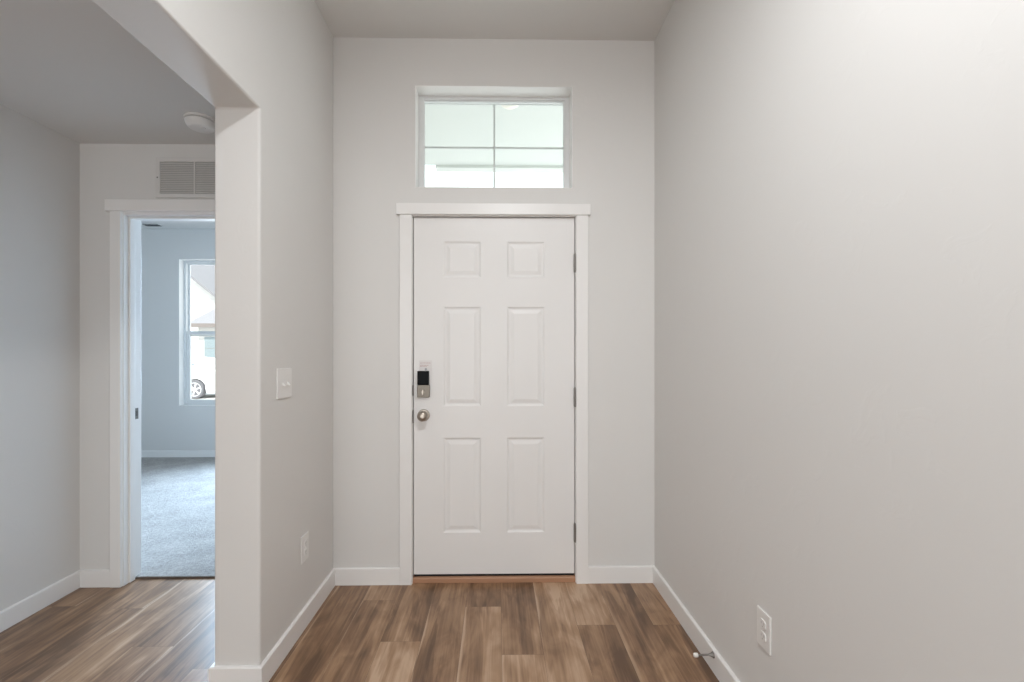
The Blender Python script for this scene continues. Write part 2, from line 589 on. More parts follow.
def base_profile(bm, pts, closed=False):
    """Baseboard along a polyline of (x, y); the board lies to the left of the walking direction and mitres at corners."""
    n = len(pts)
    nor = []
    for i in range(n - 1):
        dx, dy = pts[i + 1][0] - pts[i][0], pts[i + 1][1] - pts[i][1]
        L = math.hypot(dx, dy)
        nor.append((-dy / L, dx / L))
    prof = [(0, 0), (BT, 0), (BT, BH - 0.004), (BT - 0.004, BH), (0, BH)]
    rings = []
    for i in range(n):
        a = nor[max(i - 1, 0)]
        b = nor[min(i, n - 2)]
        k = 1 + a[0] * b[0] + a[1] * b[1]
        m = ((a[0] + b[0]) / k, (a[1] + b[1]) / k)
        rings.append([bm.verts.new((pts[i][0] + m[0] * d, pts[i][1] + m[1] * d, z)) for d, z in prof])
    for r, s in zip(rings, rings[1:]):
        for i in range(len(prof)):
            j = (i + 1) % len(prof)
            bm.faces.new((r[i], r[j], s[j], s[i]))
    bm.faces.new(rings[0])
    bm.faces.new(rings[-1])


def baseboard(name, pts, label):
    bm = new()
    base_profile(bm, pts)
    return tag(obj(name, bm, 'trim'), label, 'baseboard', 'structure')


baseboard('baseboard_left', [(SX, D), (SX, SY), (XL, SY), (XL, D)][::-1], 'white baseboard wrapping round the foot of the stub wall')
baseboard('baseboard_front_left', [(-0.546, D), (XL + BT, D)], 'short white baseboard left of the entry door casing')
baseboard('baseboard_front_right', [(XR - BT, D), (0.516, D)], 'short white baseboard right of the entry door casing')
baseboard('baseboard_right', [(XR, GB), (XR, D)], 'long white baseboard on the wall with the door stop')
baseboard('baseboard_hall_end', [(-2.152, D), (HX + BT, D)], 'short white baseboard left of the bedroom doorway casing')
baseboard('baseboard_hall_left', [(HX, D), (HX, 0.3)], 'white baseboard along the side wall of the hall')
baseboard('baseboard_bedroom', [(SX, BY), (-5.6, BY)], 'white baseboard under the bedroom window')

# ------------------------------------------------------------------ entry door: casing, jamb, slab, hardware
YC = D - 0.018
trim = empty('trim_1', (0, D, 0), 'white flat casing around the six-panel entry door', 'door casing', 'structure')
for s, (a, b) in enumerate(((-0.546, -0.4785), (0.449, 0.5155))):
    one_box('side_casing', 'trim', (a, b, YC, D + 0.001, 0.0, 2.083), trim, 0.002)
one_box('head_casing', 'trim', (-0.564, 0.528, D - 0.026, D + 0.001, 2.083, 2.1445), trim, 0.002)
bm = new()
prism(bm, [(-0.497, 0.0), (-0.4765, 0.0), (-0.4765, 2.079), (0.4465, 2.079), (0.4465, 0.0), (0.467, 0.0), (0.467, 2.0999), (-0.497, 2.0999)], 'y', D - 0.001, 2.765)
obj('door_jamb', bm, 'trim', trim)
bm = new()   # door stop strips with weatherseal behind the slab
prism(bm, [(-0.4765, 0.035), (-0.4615, 0.035), (-0.4615, 2.064), (0.4315, 2.064), (0.4315, 0.035), (0.4465, 0.035), (0.4465, 2.079), (-0.4765, 2.079)], 'y', 2.642, 2.70)
obj('weather_strip', bm, 'rubber', trim)

DY = 2.594
dx0, dx1, dz0, dz1 = -0.4722, 0.4425, 0.046, 2.0745
door = empty('door_1', (0, DY, 0), 'white six-panel entry door with satin nickel knob and keypad lock', 'door', 'structure')
PX = [(-0.304, -0.092), (0.058, 0.271)]
PZ = [(0.282, 0.822), (1.002, 1.567), (1.734, 1.939)]
holes = [(a, b, c, d) for a, b in PX for c, d in PZ]
bm = new()
xs = sorted({dx0, dx1, *[h[0] for h in holes], *[h[1] for h in holes]})
zs = sorted({dz0, dz1, *[h[2] for h in holes], *[h[3] for h in holes]})
V = {(i, j): bm.verts.new((x, DY, z)) for i, x in enumerate(xs) for j, z in enumerate(zs)}
for i in range(len(xs) - 1):
    for j in range(len(zs) - 1):
        q = [V[(i, j)], V[(i + 1, j)], V[(i + 1, j + 1)], V[(i, j + 1)]]
        cx, cz = (xs[i] + xs[i + 1]) / 2, (zs[j] + zs[j + 1]) / 2
        if not any(h[0] < cx < h[1] and h[2] < cz < h[3] for h in holes):
            bm.faces.new(q)
            continue
        a, b, c, d = xs[i], xs[i + 1], zs[j], zs[j + 1]
        prev = q
        for ins, dep in ((0.003, 0.0022), (0.009, 0.0055), (0.014, 0.0062), (0.019, 0.0058), (0.036, 0.0018), (0.039, 0.0012)):
            ring = [bm.verts.new(p) for p in ((a + ins, DY + dep, c + ins), (b - ins, DY + dep, c + ins), (b - ins, DY + dep, d - ins), (a + ins, DY + dep, d - ins))]
            for k in range(4):
                bm.faces.new((prev[k], prev[(k + 1) % 4], ring[(k + 1) % 4], ring[k]))
            prev = ring
        bm.faces.new(prev)
bk = [bm.verts.new(p) for p in ((dx0, DY + 0.045, dz0), (dx1, DY + 0.045, dz0), (dx1, DY + 0.045, dz1), (dx0, DY + 0.045, dz1))]
bm.faces.new(bk)
nx, nz = len(xs) - 1, len(zs) - 1
bm.faces.new([V[(i, 0)] for i in range(nx + 1)] + [bk[1], bk[0]])
bm.faces.new([V[(i, nz)] for i in range(nx + 1)] + [bk[2], bk[3]])
bm.faces.new([V[(0, j)] for j in range(nz + 1)] + [bk[3], bk[0]])
bm.faces.new([V[(nx, j)] for j in range(nz + 1)] + [bk[2], bk[1]])
obj('door_slab', bm, 'door', door)
one_box('door_sweep', 'rubber', (dx0 + 0.002, dx1 - 0.002, DY + 0.001, DY + 0.044, 0.034, 0.047), door)

# hinges
for z0, z1 in ((1.763, 1.871), (0.997, 1.109), (0.228, 0.336)):
    bm = new()
    r, xh, yh = 0.0085, 0.4452, DY - 0.011
    zz = z0
    h = (z1 - z0 - 0.008) / 5
    for k in range(5):   # five knuckles round one pin
        lathe(bm, [(0, 0), (r, 0), (r, h - 0.0012), (r * 0.86, h), (0, h)], 'z', (xh, yh, zz + 0.004 + k * h), 14)
    lathe(bm, [(0, 0), (r * 0.7, 0), (r * 0.7, 0.004), (0, 0.004)], 'z', (xh, yh, z0), 14)
    lathe(bm, [(0, 0), (r * 0.7, 0), (r * 0.5, 0.004), (0, 0.004)], 'z', (xh, yh, z1 - 0.004), 14)
    box(bm, xh - 0.0022, xh - 0.0004, yh + 0.003, yh + 0.04, z0 + 0.003, z1 - 0.003)   # leaf in the gap
    obj('hinge', bm, 'hinge', door, smooth=True)

# knob
kx, kz = -0.416, 0.951
bm = new()
lathe(bm, [(0, 0), (0.0345, 0), (0.0345, 0.003), (0.031, 0.008), (0.020, 0.010), (0, 0.010)], 'y-', (kx, DY, kz), 40)
rose = obj('knob_rosette', bm, 'nickel', door, smooth=True)
bm = new()
lathe(bm, [(0, 0.0), (0.011, 0.0), (0.011, 0.020), (0.016, 0.026), (0.0255, 0.032), (0.0285, 0.040), (0.0285, 0.046), (0.025, 0.054), (0.017, 0.0595), (0.009, 0.061), (0, 0.0612)], 'y-', (kx, DY - 0.009, kz), 40)
obj('door_knob', bm, 'nickel', rose, smooth=True)
# keypad deadbolt, inside housing
lx0, lx1, lz0, lzs, lz1 = -0.449, -0.384, 1.053, 1.1245, 1.203
lock = one_box('deadbolt_housing', 'lock', (lx0 - 0.0015, lx1 + 0.0035, DY - 0.024, DY, lz0, lzs), door, 0.004, 3)
one_box('battery_cover', 'black', (lx0, lx1, DY - 0.027, DY, lzs, lz1), lock, 0.004, 3)
tx, tz = (lx0 + lx1) / 2, 1.084
bm = new()
lathe(bm, [(0, 0), (0.0105, 0), (0.0105, 0.004), (0.008, 0.006), (0, 0.006)], 'y-', (tx, DY - 0.0235, tz), 24)
box(bm, tx - 0.004, tx + 0.004, DY - 0.042, DY - 0.027, tz - 0.014, tz + 0.014)
obj('thumb_turn', bm, 'nickel', lock, 0.0012, 2)
# latch and bolt plates in the gap beside the slab
for z0, z1 in ((1.062, 1.124), (0.908, 0.982)):
    bm = new()
    n = 10
    pts = []
    for k in range(n + 1):
        t = k / n
        pts.append((-0.4765 - 0.0042 * math.sin(math.pi * t), z0 + (z1 - z0) * t))
    pts += [(-0.4730, z1), (-0.4730, z0)]
    prism(bm, pts, 'y', D - 0.0035, D + 0.02)
    obj('strike_plate', bm, 'bronze', trim)
# instruction sticker over the lock: thin film, two rows of small print and an arrow
sx0, sx1 = -0.447, -0.370
film = one_box('instruction_sticker', 'film', (sx0 + 0.004, sx1, DY - 0.0006, DY - 0.0001, 1.203, 1.262), door)
bm = new()
rr = random.Random(3)
for z, words in ((1.2455, (0.012, 0.004, 0.010, 0.014, 0.009)), (1.2325, (0.008, 0.013, 0.016, 0.010)), (1.2265, (0.014, 0.012, 0.011))):
    x = sx0 + 0.010
    for wd in words:
        for k in range(max(2, int(wd / 0.0028))):
            hgt = rr.choice((0.0032, 0.0042, 0.0042))
            box(bm, x, x + 0.0018, DY - 0.0010, DY - 0.0006, z, z + hgt)
            x += 0.0028
        x += 0.003
obj('sticker_print', bm, 'red', film)
bm = new()
prism(bm, [(-0.408, 1.219), (-0.400, 1.219), (-0.400, 1.213), (-0.396, 1.213), (-0.404, 1.204), (-0.412, 1.213), (-0.408, 1.213)], 'y', DY - 0.0010, DY - 0.0006)
obj('sticker_arrow', bm, 'grey', film)

# threshold
bm = new()
prism(bm, [(2.582, 0.001), (2.582, 0.024), (2.586, 0.030), (2.596, 0.033), (2.64, 0.033), (2.764, 0.020), (2.764, 0.001)], 'x', -0.4765, 0.4465)
tag(obj('trim_2', bm, 'oak'), 'orange oak threshold under the entry door', 'threshold', 'structure')

# ------------------------------------------------------------------ transom window
win = empty('window_1', (0, 2.70, TW[2]), 'white four-lite transom window above the entry door', 'window', 'structure')
FY = D + 0.105


def rect_frame(bm, x0, x1, z0, z1, t, y0, y1, head=None):
    h = t if head is None else head
    o_ = [(x0, z0), (x1, z0), (x1, z1), (x0, z1)]
    i_ = [(x0 + t, z0 + t), (x1 - t, z0 + t), (x1 - t, z1 - h), (x0 + t, z1 - h)]
    lo = [[bm.verts.new((p[0], y, p[1])) for p in q] for y in (y0, y1) for q in (o_, i_)]
    of, inf, ob, inb = lo
    for k in range(4):
        j = (k + 1) % 4
        bm.faces.new((of[k], of[j], inf[j], inf[k]))
        bm.faces.new((ob[k], inb[k], inb[j], ob[j]))
        bm.faces.new((of[k], ob[k], ob[j], of[j]))
        bm.faces.new((inf[k], inf[j], inb[j], inb[k]))


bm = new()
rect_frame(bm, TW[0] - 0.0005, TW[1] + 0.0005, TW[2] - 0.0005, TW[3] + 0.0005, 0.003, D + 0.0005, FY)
obj('daylit_return_liner', bm, 'trim', win)  # white liner added to brighten the returns, standing in for outdoor light
bm = new()
rect_frame(bm, TW[0], TW[1], TW[2], TW[3], 0.031, FY, FY + 0.045, 0.020)
obj('window_frame', bm, 'vinyl', win, 0.002)
bm = new()
rect_frame(bm, TW[0] + 0.031, TW[1] - 0.031, TW[2] + 0.031, TW[3] - 0.020, 0.004, FY + 0.008, FY + 0.020)
obj('glazing_bead', bm, 'vinyl', win, 0.0015)
gy = FY + 0.027
xm, zm = -0.016, 2.527
bm = new()
hb = 0.0055
box(bm, xm - hb, xm + hb, gy, gy + 0.006, TW[2] + 0.034, TW[3] - 0.033)
box(bm, TW[0] + 0.032, xm - hb, gy, gy + 0.006, zm - hb, zm + hb)
box(bm, xm + hb, TW[1] - 0.032, gy, gy + 0.006, zm - hb, zm + hb)
obj('muntin_grid', bm, 'spacer', win)
bm = new()
rect_frame(bm, TW[0] + 0.0312, TW[1] - 0.0312, TW[2] + 0.0312, TW[3] - 0.030, 0.0035, gy - 0.001, gy + 0.007)
obj('glass_spacer', bm, 'spacer', win)
for y in (gy - 0.006, gy + 0.014):
    bm = new()
    vs = [bm.verts.new(p) for p in ((TW[0] + 0.035, y, TW[2] + 0.035), (TW[1] - 0.035, y, TW[2] + 0.035), (TW[1] - 0.031, y, TW[3] - 0.020), (TW[0] + 0.031, y, TW[3] - 0.020))]
    bm.faces.new(vs)
    obj('pane', bm, 'glass', win)

# ------------------------------------------------------------------ bedroom window (two mulled single-hung units)
win = empty('window_2', (-3.03, BY + 0.1, BW[2]), 'tall white single-hung bedroom window looking to the street', 'window', 'structure')
F2 = BY + 0.085
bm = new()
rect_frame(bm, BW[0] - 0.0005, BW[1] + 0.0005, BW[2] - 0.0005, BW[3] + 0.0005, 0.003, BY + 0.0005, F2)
obj('daylit_return_liner', bm, 'trim', win)  # same added white liner, daylight on the returns put into its colour
for x0, x1 in ((BW[0], -3.03), (-3.03, BW[1])):
    bm = new()
    rect_frame(bm, x0, x1, BW[2], BW[3], 0.029, F2, BY + 0.165)
    fr = obj('window_frame', bm, 'vinyl', win, 0.002)
    bm = new()
    rect_frame(bm, x0 + 0.029, x1 - 0.029, 1.51, BW[3] - 0.029, 0.018, F2 + 0.045, BY + 0.15)
    obj('upper_sash', bm, 'vinyl', fr, 0.002)
    bm = new()
    rect_frame(bm, x0 + 0.029, x1 - 0.029, BW[2] + 0.029, 1.572, 0.042, F2 + 0.008, F2 + 0.043)
    obj('lower_sash', bm, 'vinyl', fr, 0.002)
    one_box('sash_lock', 'vinyl', ((x0 + x1) / 2 - 0.03, (x0 + x1) / 2 + 0.03, F2 - 0.004, F2 + 0.03, 1.572, 1.584), fr, 0.002)
    for y, za, zb in ((F2 + 0.06, 1.52, BW[3] - 0.04), (F2 + 0.025, BW[2] + 0.06, 1.54)):
        bm = new()
        vs = [bm.verts.new(p) for p in ((x0 + 0.04, y, za), (x1 - 0.04, y, za), (x1 - 0.04, y, zb), (x0 + 0.04, y, zb))]
        bm.faces.new(vs)
        obj('pane', bm, 'glass', fr)

# ------------------------------------------------------------------ bedroom doorway frame
trim = empty('trim_3', (-1.71, D, 0), 'white casing and jamb of the open bedroom doorway', 'door casing', 'structure')
ja, jb = -2.089, -1.331
one_box('side_casing', 'trim', (-2.152, ja - 0.004, YC, D + 0.001, 0.0, 2.0935), trim, 0.002)
one_box('side_casing', 'trim', (jb + 0.004, -1.268, YC, D + 0.001, 0.0, 2.0935), trim, 0.002)
one_box('head_casing', 'trim', (-2.174, -1.246, D - 0.026, D + 0.001, 2.0935, 2.157), trim, 0.002)
bm = new()
prism(bm, [(ja - 0.0189, 0.0), (ja, 0.0), (ja, 2.078), (jb, 2.078), (jb, 0.0), (jb + 0.0189, 0.0), (jb + 0.0189, 2.0959), (ja - 0.0189, 2.0959)], 'y', D - 0.001, 2.696)
obj('door_jamb', bm, 'trim', trim)
bm = new()
prism(bm, [(ja, 0.002), (ja + 0.011, 0.002), (ja + 0.011, 2.067), (jb - 0.011, 2.067), (jb - 0.011, 0.002), (jb, 0.002), (jb, 2.078), (ja, 2.078)], 'y', 2.612, 2.648)
obj('stop_moulding', bm, 'trim', trim, 0.002)
sp_ = one_box('strike_plate', 'bronze', (ja - 0.001, ja + 0.0018, 2.652, 2.682, 0.922, 0.985), trim)
one_box('strike_hole', 'slot', (ja + 0.0015, ja + 0.0022, 2.660, 2.676, 0.940, 0.968), sp_)
one_box('side_casing', 'trim', (-2.152, ja - 0.004, 2.694, 2.712, 0.012, 2.0935), trim, 0.002)
bm = new()
prism(bm, [(2.656, 0.001), (2.658, 0.006), (2.664, 0.008), (2.672, 0.006), (2.674, 0.001)], 'x', ja, jb)
tag(obj('trim_4', bm, 'brown'), 'dark transition strip between hall planks and bedroom carpet', 'floor trim', 'structure')

# ------------------------------------------------------------------ return-air grille over the bedroom doorway
gx0, gx1, gz0, gz1 = -1.908, -1.478, 2.172, 2.399
g = empty('return_air_grille', (-1.693, D, gz0), 'white louvred return air grille above the bedroom doorway', 'vent')
bm = new()
rect_frame(bm, gx0, gx1, gz0, gz1, 0.024, D - 0.008, D)
obj('grille_frame', bm, 'grille', g, 0.002)
one_box('duct_backing', 'duct', (gx0 + 0.02, gx1 - 0.02, D - 0.0015, D - 0.0005, gz0 + 0.02, gz1 - 0.02), g)
one_box('centre_rib', 'grille', (-1.697, -1.689, D - 0.0075, D - 0.001, gz0 + 0.024, gz1 - 0.024), g)
ns = 17
for k in range(ns):
    z = gz0 + 0.028 + (gz1 - gz0 - 0.056) * (k + 0.5) / ns
    bm = new()
    prism(bm, [(D - 0.0065, z - 0.0042), (D - 0.0058, z - 0.0048), (D - 0.0015, z + 0.0022), (D - 0.0022, z + 0.0028)], 'x', gx0 + 0.024, gx1 - 0.024)
    obj('louvre', bm, 'grille', g)
for x in (gx0 + 0.011, gx1 - 0.011):
    bm = new()
    lathe(bm, [(0, 0), (0.0045, 0), (0.0036, 0.002), (0, 0.0026)], 'y-', (x, D - 0.008, (gz0 + gz1) / 2), 14)
    obj('screw', bm, 'hinge', g)

# ------------------------------------------------------------------ smoke detector
d = empty('smoke_detector', (-1.482, 2.30, HZ), 'round white smoke detector on the hall ceiling', 'smoke detector')
bm = new()
lathe(bm, [(0, 0), (0.070, 0), (0.0715, 0.003), (0.0715, 0.011), (0.069, 0.013), (0, 0.013)], 'z-', (-1.482, 2.30, HZ), 48)
obj('mounting_base', bm, 'plate', d, smooth=True)
bm = new()
lathe(bm, [(0, 0.0128), (0.062, 0.0128), (0.062, 0.0165), (0, 0.0165)], 'z-', (-1.482, 2.30, HZ), 48)
obj('sensor_gap', bm, 'duct', d, smooth=True)
bm = new()
lathe(bm, [(0, 0.0163), (0.067, 0.0163), (0.068, 0.019), (0.065, 0.030), (0.058, 0.042), (0.052, 0.047), (0.045, 0.049), (0, 0.050)], 'z-', (-1.482, 2.30, HZ), 48)
obj('cover', bm, 'plate', d, smooth=True)
bm = new()
lathe(bm, [(0, 0.049), (0.013, 0.049), (0.0125, 0.052), (0, 0.0525)], 'z-', (-1.465, 2.29, HZ), 24)
obj('test_button', bm, 'plate', d, smooth=True)

# supply register on the bedroom ceiling
rg = empty('ceiling_register', (-4.12, 5.505, BZ), 'small dark-slotted air register on the bedroom ceiling', 'vent')
bm = new()
box(bm, -4.225, -4.015, 5.46, 5.55, BZ - 0.006, BZ)
obj('register_plate', bm, 'grille', rg, 0.002)
for k in range(6):
    y = 5.471 + k * 0.0136
    one_box('slot', 'slot', (-4.21, -4.03, y - 0.0042, y + 0.0042, BZ - 0.0072, BZ - 0.0055), rg)

# ------------------------------------------------------------------ switch and outlets
def plate_on_x(name, x, sgn, y0, y1, z0, z1, label, cat, kind, group=None):
    """A cover plate on a wall X = x facing sgn along X; KIND is 'switch' (two toggles) or 'outlet'."""
    t = empty(name, (x, (y0 + y1) / 2, (z0 + z1) / 2), label, cat, None, group)

    def bx(n, m, xa, xb, a, b, c, e, p, bev=0.0, sg=2):
        lo, hi = sorted((x + sgn * xa, x + sgn * xb))
        return one_box(n, m, (lo, hi, a, b, c, e), p, bev, sg)
    pl = bx('cover_plate', 'plate', 0.0, 0.0065, y0, y1, z0, z1, t, 0.0035, 3)
    ym, zm_ = (y0 + y1) / 2, (z0 + z1) / 2
    if kind == 'switch':
        for dy in (-0.023, 0.023):
            bx('toggle_slot', 'plate', 0.006, 0.0072, ym + dy - 0.006, ym + dy + 0.006, zm_ - 0.0135, zm_ + 0.0135, pl, 0.0008)
            bm_ = new()
            X = lambda v: x + sgn * v
            prof = [(X(0.004), zm_ - 0.006), (X(0.019), zm_ - 0.0135), (X(0.0205), zm_ - 0.0085), (X(0.006), zm_ + 0.005)]
            prism(bm_, prof, 'y', ym + dy - 0.0042, ym + dy + 0.0042)
            obj('toggle', bm_, 'plate', t, 0.0012)
            for dz in (-0.030, 0.030):
                bm_ = new()
                lathe(bm_, [(0, 0), (0.0034, 0), (0.0028, 0.001), (0, 0.0013)], 'x' if sgn > 0 else 'x-', (X(0.0064), ym + dy, zm_ + dz), 12)
                obj('screw', bm_, 'plate', pl)
    else:
        for dz in (-0.0205, 0.0205):
            bm_ = new()
            pts = []
            for k in range(24):
                a = 2 * math.pi * k / 24
                pts.append((ym + max(-0.0165, min(0.0165, 0.019 * math.cos(a))), zm_ + dz + max(-0.0142, min(0.0142, 0.0172 * math.sin(a)))))
            lo, hi = sorted((x + sgn * 0.005, x + sgn * 0.0090))
            prism(bm_, pts, 'x', lo, hi)
            rc = obj('receptacle', bm_, 'plate', t, 0.0008)
            for dy, hh in ((-0.0063, 0.0045), (0.0063, 0.0036)):
                bx('slot', 'shutter', 0.0088, 0.0093, ym + dy - 0.0010, ym + dy + 0.0010, zm_ + dz + 0.002 - hh, zm_ + dz + 0.002 + hh, rc)
            bm_ = new()
            lathe(bm_, [(0, 0), (0.0024, 0), (0.0024, 0.0005), (0, 0.0005)], 'x' if sgn > 0 else 'x-', (x + sgn * 0.0088, ym, zm_ + dz - 0.0085), 12)
            obj('ground_hole', bm_, 'shutter', rc)
        bm_ = new()
        lathe(bm_, [(0, 0), (0.0034, 0), (0.0028, 0.001), (0, 0.0013)], 'x' if sgn > 0 else 'x-', (x + sgn * 0.0064, ym, zm_), 12)
        obj('screw', bm_, 'plate', pl)
    return t


plate_on_x('light_switch', XL, 1, 1.911, 2.046, 1.112, 1.240, 'white two-toggle light switch plate at hand height on the stub wall', 'light switch', 'switch')
plate_on_x('wall_outlet', XL, 1, 2.148, 2.228, 0.312, 0.440, 'white outlet low on the stub wall, below the light switch', 'outlet', 'outlet', 'wall outlets of the entry')
plate_on_x('wall_outlet', XR, -1, 1.472, 1.549, 0.316, 0.442, 'white outlet low on the large wall, nearer than the door stop', 'outlet', 'outlet', 'wall outlets of the entry')

# ------------------------------------------------------------------ door stop on the right baseboard
bx_ = XR - BT
ds = empty('door_stop', (bx_, 1.845, 0.073), 'short metal door stop with white tip on the baseboard', 'door stop')
bm = new()
lathe(bm, [(0, 0), (0.0125, 0), (0.0125, 0.002), (0.010, 0.005), (0.0065, 0.011), (0.0045, 0.018), (0, 0.018)], 'x-', (bx_, 1.845, 0.073), 28)
obj('flange', bm, 'hinge', ds, smooth=True)
bm = new()
lathe(bm, [(0, 0.016), (0.0038, 0.016), (0.0036, 0.064), (0.006, 0.066), (0, 0.066)], 'x-', (bx_, 1.845, 0.073), 20)
obj('rod', bm, 'hinge', ds, smooth=True)
bm = new()
lathe(bm, [(0, 0.0645), (0.0075, 0.0645), (0.0085, 0.068), (0.0085, 0.077), (0.0065, 0.081), (0, 0.082)], 'x-', (bx_, 1.845, 0.073), 24)
obj('rubber_tip', bm, 'whiterub', ds, smooth=True)

# ------------------------------------------------------------------ flush ceiling lamp of the entry (its light falls on the walls)
fl = empty('ceiling_lamp', (0.12, 0.50, CZ), 'round flush ceiling lamp lighting the entry', 'ceiling lamp')
bm = new()
lathe(bm, [(0, 0), (0.17, 0), (0.17, 0.02), (0.16, 0.03), (0, 0.03)], 'z-', (0.12, 0.50, CZ), 40)
obj('lamp_base', bm, 'nickel', fl, smooth=True)
bm = new()
lathe(bm, [(0, 0.03), (0.155, 0.03), (0.155, 0.055), (0.13, 0.085), (0.07, 0.10), (0, 0.104)], 'z-', (0.12, 0.50, CZ), 40)
obj('lamp_shade', bm, 'lampglass', fl, smooth=True)
lamp('entry_lamp_light', 'AREA', (0.12, 0.50, CZ - 0.11), (0, 0, 0), 28, (0.955, 0.982, 1.0), shape='DISK', size=0.30)

# ------------------------------------------------------------------ porch outside the transom
PY = 4.76
tag(one_box('ground_porch', 'concrete', (SX + 0.12, 4.2, 2.765, 6.0, -0.2, -0.03)), 'concrete porch slab outside the entry door', 'porch floor', 'structure')
tag(one_box('ceiling_porch', 'soffit', (SX + 0.12, 1.7, 2.765, PY, 3.262, 3.36)), 'pale porch soffit seen through the transom', 'porch ceiling', 'structure')
tag(one_box('beam_porch', 'soffit', (-0.64, 1.7, PY, PY + 0.11, 3.235, 3.33)), 'white fascia strip at the outer edge of the porch soffit', 'porch beam', 'structure')
pl = empty('porch_light', (0.10, 3.53, 3.262), 'round porch light on the soffit behind the transom', 'porch light')
bm = new()
lathe(bm, [(0, 0), (0.09, 0), (0.09, 0.012), (0.08, 0.018), (0, 0.018)], 'z-', (0.10, 3.53, 3.262), 32)
obj('light_base', bm, 'vinyl', pl, smooth=True)
bm = new()
lathe(bm, [(0, 0.018), (0.072, 0.018), (0.07, 0.03), (0.05, 0.045), (0, 0.052)], 'z-', (0.10, 3.53, 3.262), 32)
obj('light_globe', bm, 'porchglass', pl, smooth=True)

# ------------------------------------------------------------------ street
GZ = -0.28
tag(one_box('ground_street', 'concrete', (-40, 25, BY + 0.165, 60, GZ - 0.3, GZ)), 'pale concrete drive and street outside the bedroom window', 'ground', 'structure')


def gable_house(name, x0, x1, y0, y1, eave, ridge, wall_m, label, doors=(), windows=(), ridge_axis='y'):
    h = empty(name, ((x0 + x1) / 2, y0, GZ), label, 'house')
    bm = new()
    xm_ = (x0 + x1) / 2
    if ridge_axis == 'y':
        prism(bm, [(x0, GZ), (x1, GZ), (x1, eave), (xm_, ridge), (x0, eave)], 'y', y0, y1)
    else:
        ym_ = (y0 + y1) / 2
        prism(bm, [(y0, GZ), (y1, GZ), (y1, eave), (ym_, ridge), (y0, eave)], 'x', x0, x1)
    obj('house_wall', bm, wall_m, h)
    t, ov = 0.18, 0.35
    if ridge_axis == 'y':
        s = (ridge - eave) / (xm_ - x0)
        for sg, xe in ((-1, x0), (1, x1)):
            bm = new()
            prism(bm, [(xm_, ridge), (xe + sg * ov, eave - ov * s), (xe + sg * ov, eave - ov * s + t), (xm_, ridge + t)], 'y', y0 - ov, y1 + ov)
            obj('roof_slope', bm, 'roof', h)
    else:
        s = (ridge - eave) / (ym_ - y0)
        for sg, ye in ((-1, y0), (1, y1)):
            bm = new()
            prism(bm, [(ym_, ridge), (ye + sg * ov, eave - ov * s), (ye + sg * ov, eave - ov * s + t), (ym_, ridge + t)], 'x', x0 - ov, x1 + ov)
            obj('roof_slope', bm, 'roof', h)
        one_box('eave_board', 'eave', (x0 - ov, x1 + ov, y0 - ov - 0.03, y0 - ov, eave - ov * s - 0.02, eave - ov * s + t), h)
    for a, b, z0, z1 in doors:
        dr = one_box('garage_door', 'garage', (a, b, y0 - 0.04, y0 + 0.02, z0, z1), h)
        n_ = 4
        for k in range(1, n_):
            z = z0 + (z1 - z0) * k / n_
            one_box('panel_seam', 'eave', (a, b, y0 - 0.045, y0 - 0.03, z - 0.01, z + 0.01), dr)
    for a, b, z0, z1 in windows:
        bm = new()
        rect_frame(bm, a - 0.08, b + 0.08, z0 - 0.08, z1 + 0.08, 0.08, y0 - 0.05, y0 + 0.02)
        wf = obj('window_frame', bm, 'vinyl', h)
        one_box('window_pane', 'carglass', (a, b, y0 - 0.02, y0 + 0.01, z0, z1), wf)
    return h


gable_house('house', -15.6, -11.4, 24.0, 28.5, 2.75, 3.7, 'siding', 'low garage wing with grey door behind the white car',
            doors=[(-15.25, -12.4, GZ, 2.10)], ridge_axis='x')
gable_house('house', -27.7, -17.3, 29.5, 35.0, 4.3, 8.5, 'siding_b', 'pale gabled house behind the garage wing, across the street',
            windows=[(-23.5, -22.2, 2.4, 3.9)])
gable_house('house', -16.9, -8.5, 36.5, 46.0, 5.3, 8.6, 'siding_b', 'farther house with broad grey roof, behind the gabled house',
            windows=[(-15.5, -14.2, 2.4, 3.9)], ridge_axis='x')
gable_house('house', -7.0, 6.0, 27.0, 36.0, 5.8, 9.8, 'siding', 'pale gabled house across the street, opposite the entry door',
            windows=[(-4.5, -3.2, 3.4, 4.8), (1.5, 3.0, 3.4, 4.8)], doors=[(-5.5, -0.7, GZ, 2.1)])

# white sedan at the kerb: body, glasshouse, wheels
CX, CY = -9.22, 15.55      # rear end, near side
car = empty('car', (CX - 2.3, CY + 0.88, GZ), 'white sedan parked across the drive outside the bedroom window', 'car')


def cp(p):                 # car side profile: p[0] metres forward of the tail, p[1] metres above the ground
    return (CX - p[0], GZ + p[1])


def interp(tab, x):
    for (xa, za), (xb, zb) in zip(tab, tab[1:]):
        if xa <= x <= xb:
            return za + (zb - za) * (x - xa) / (xb - xa)
    return tab[-1][1]


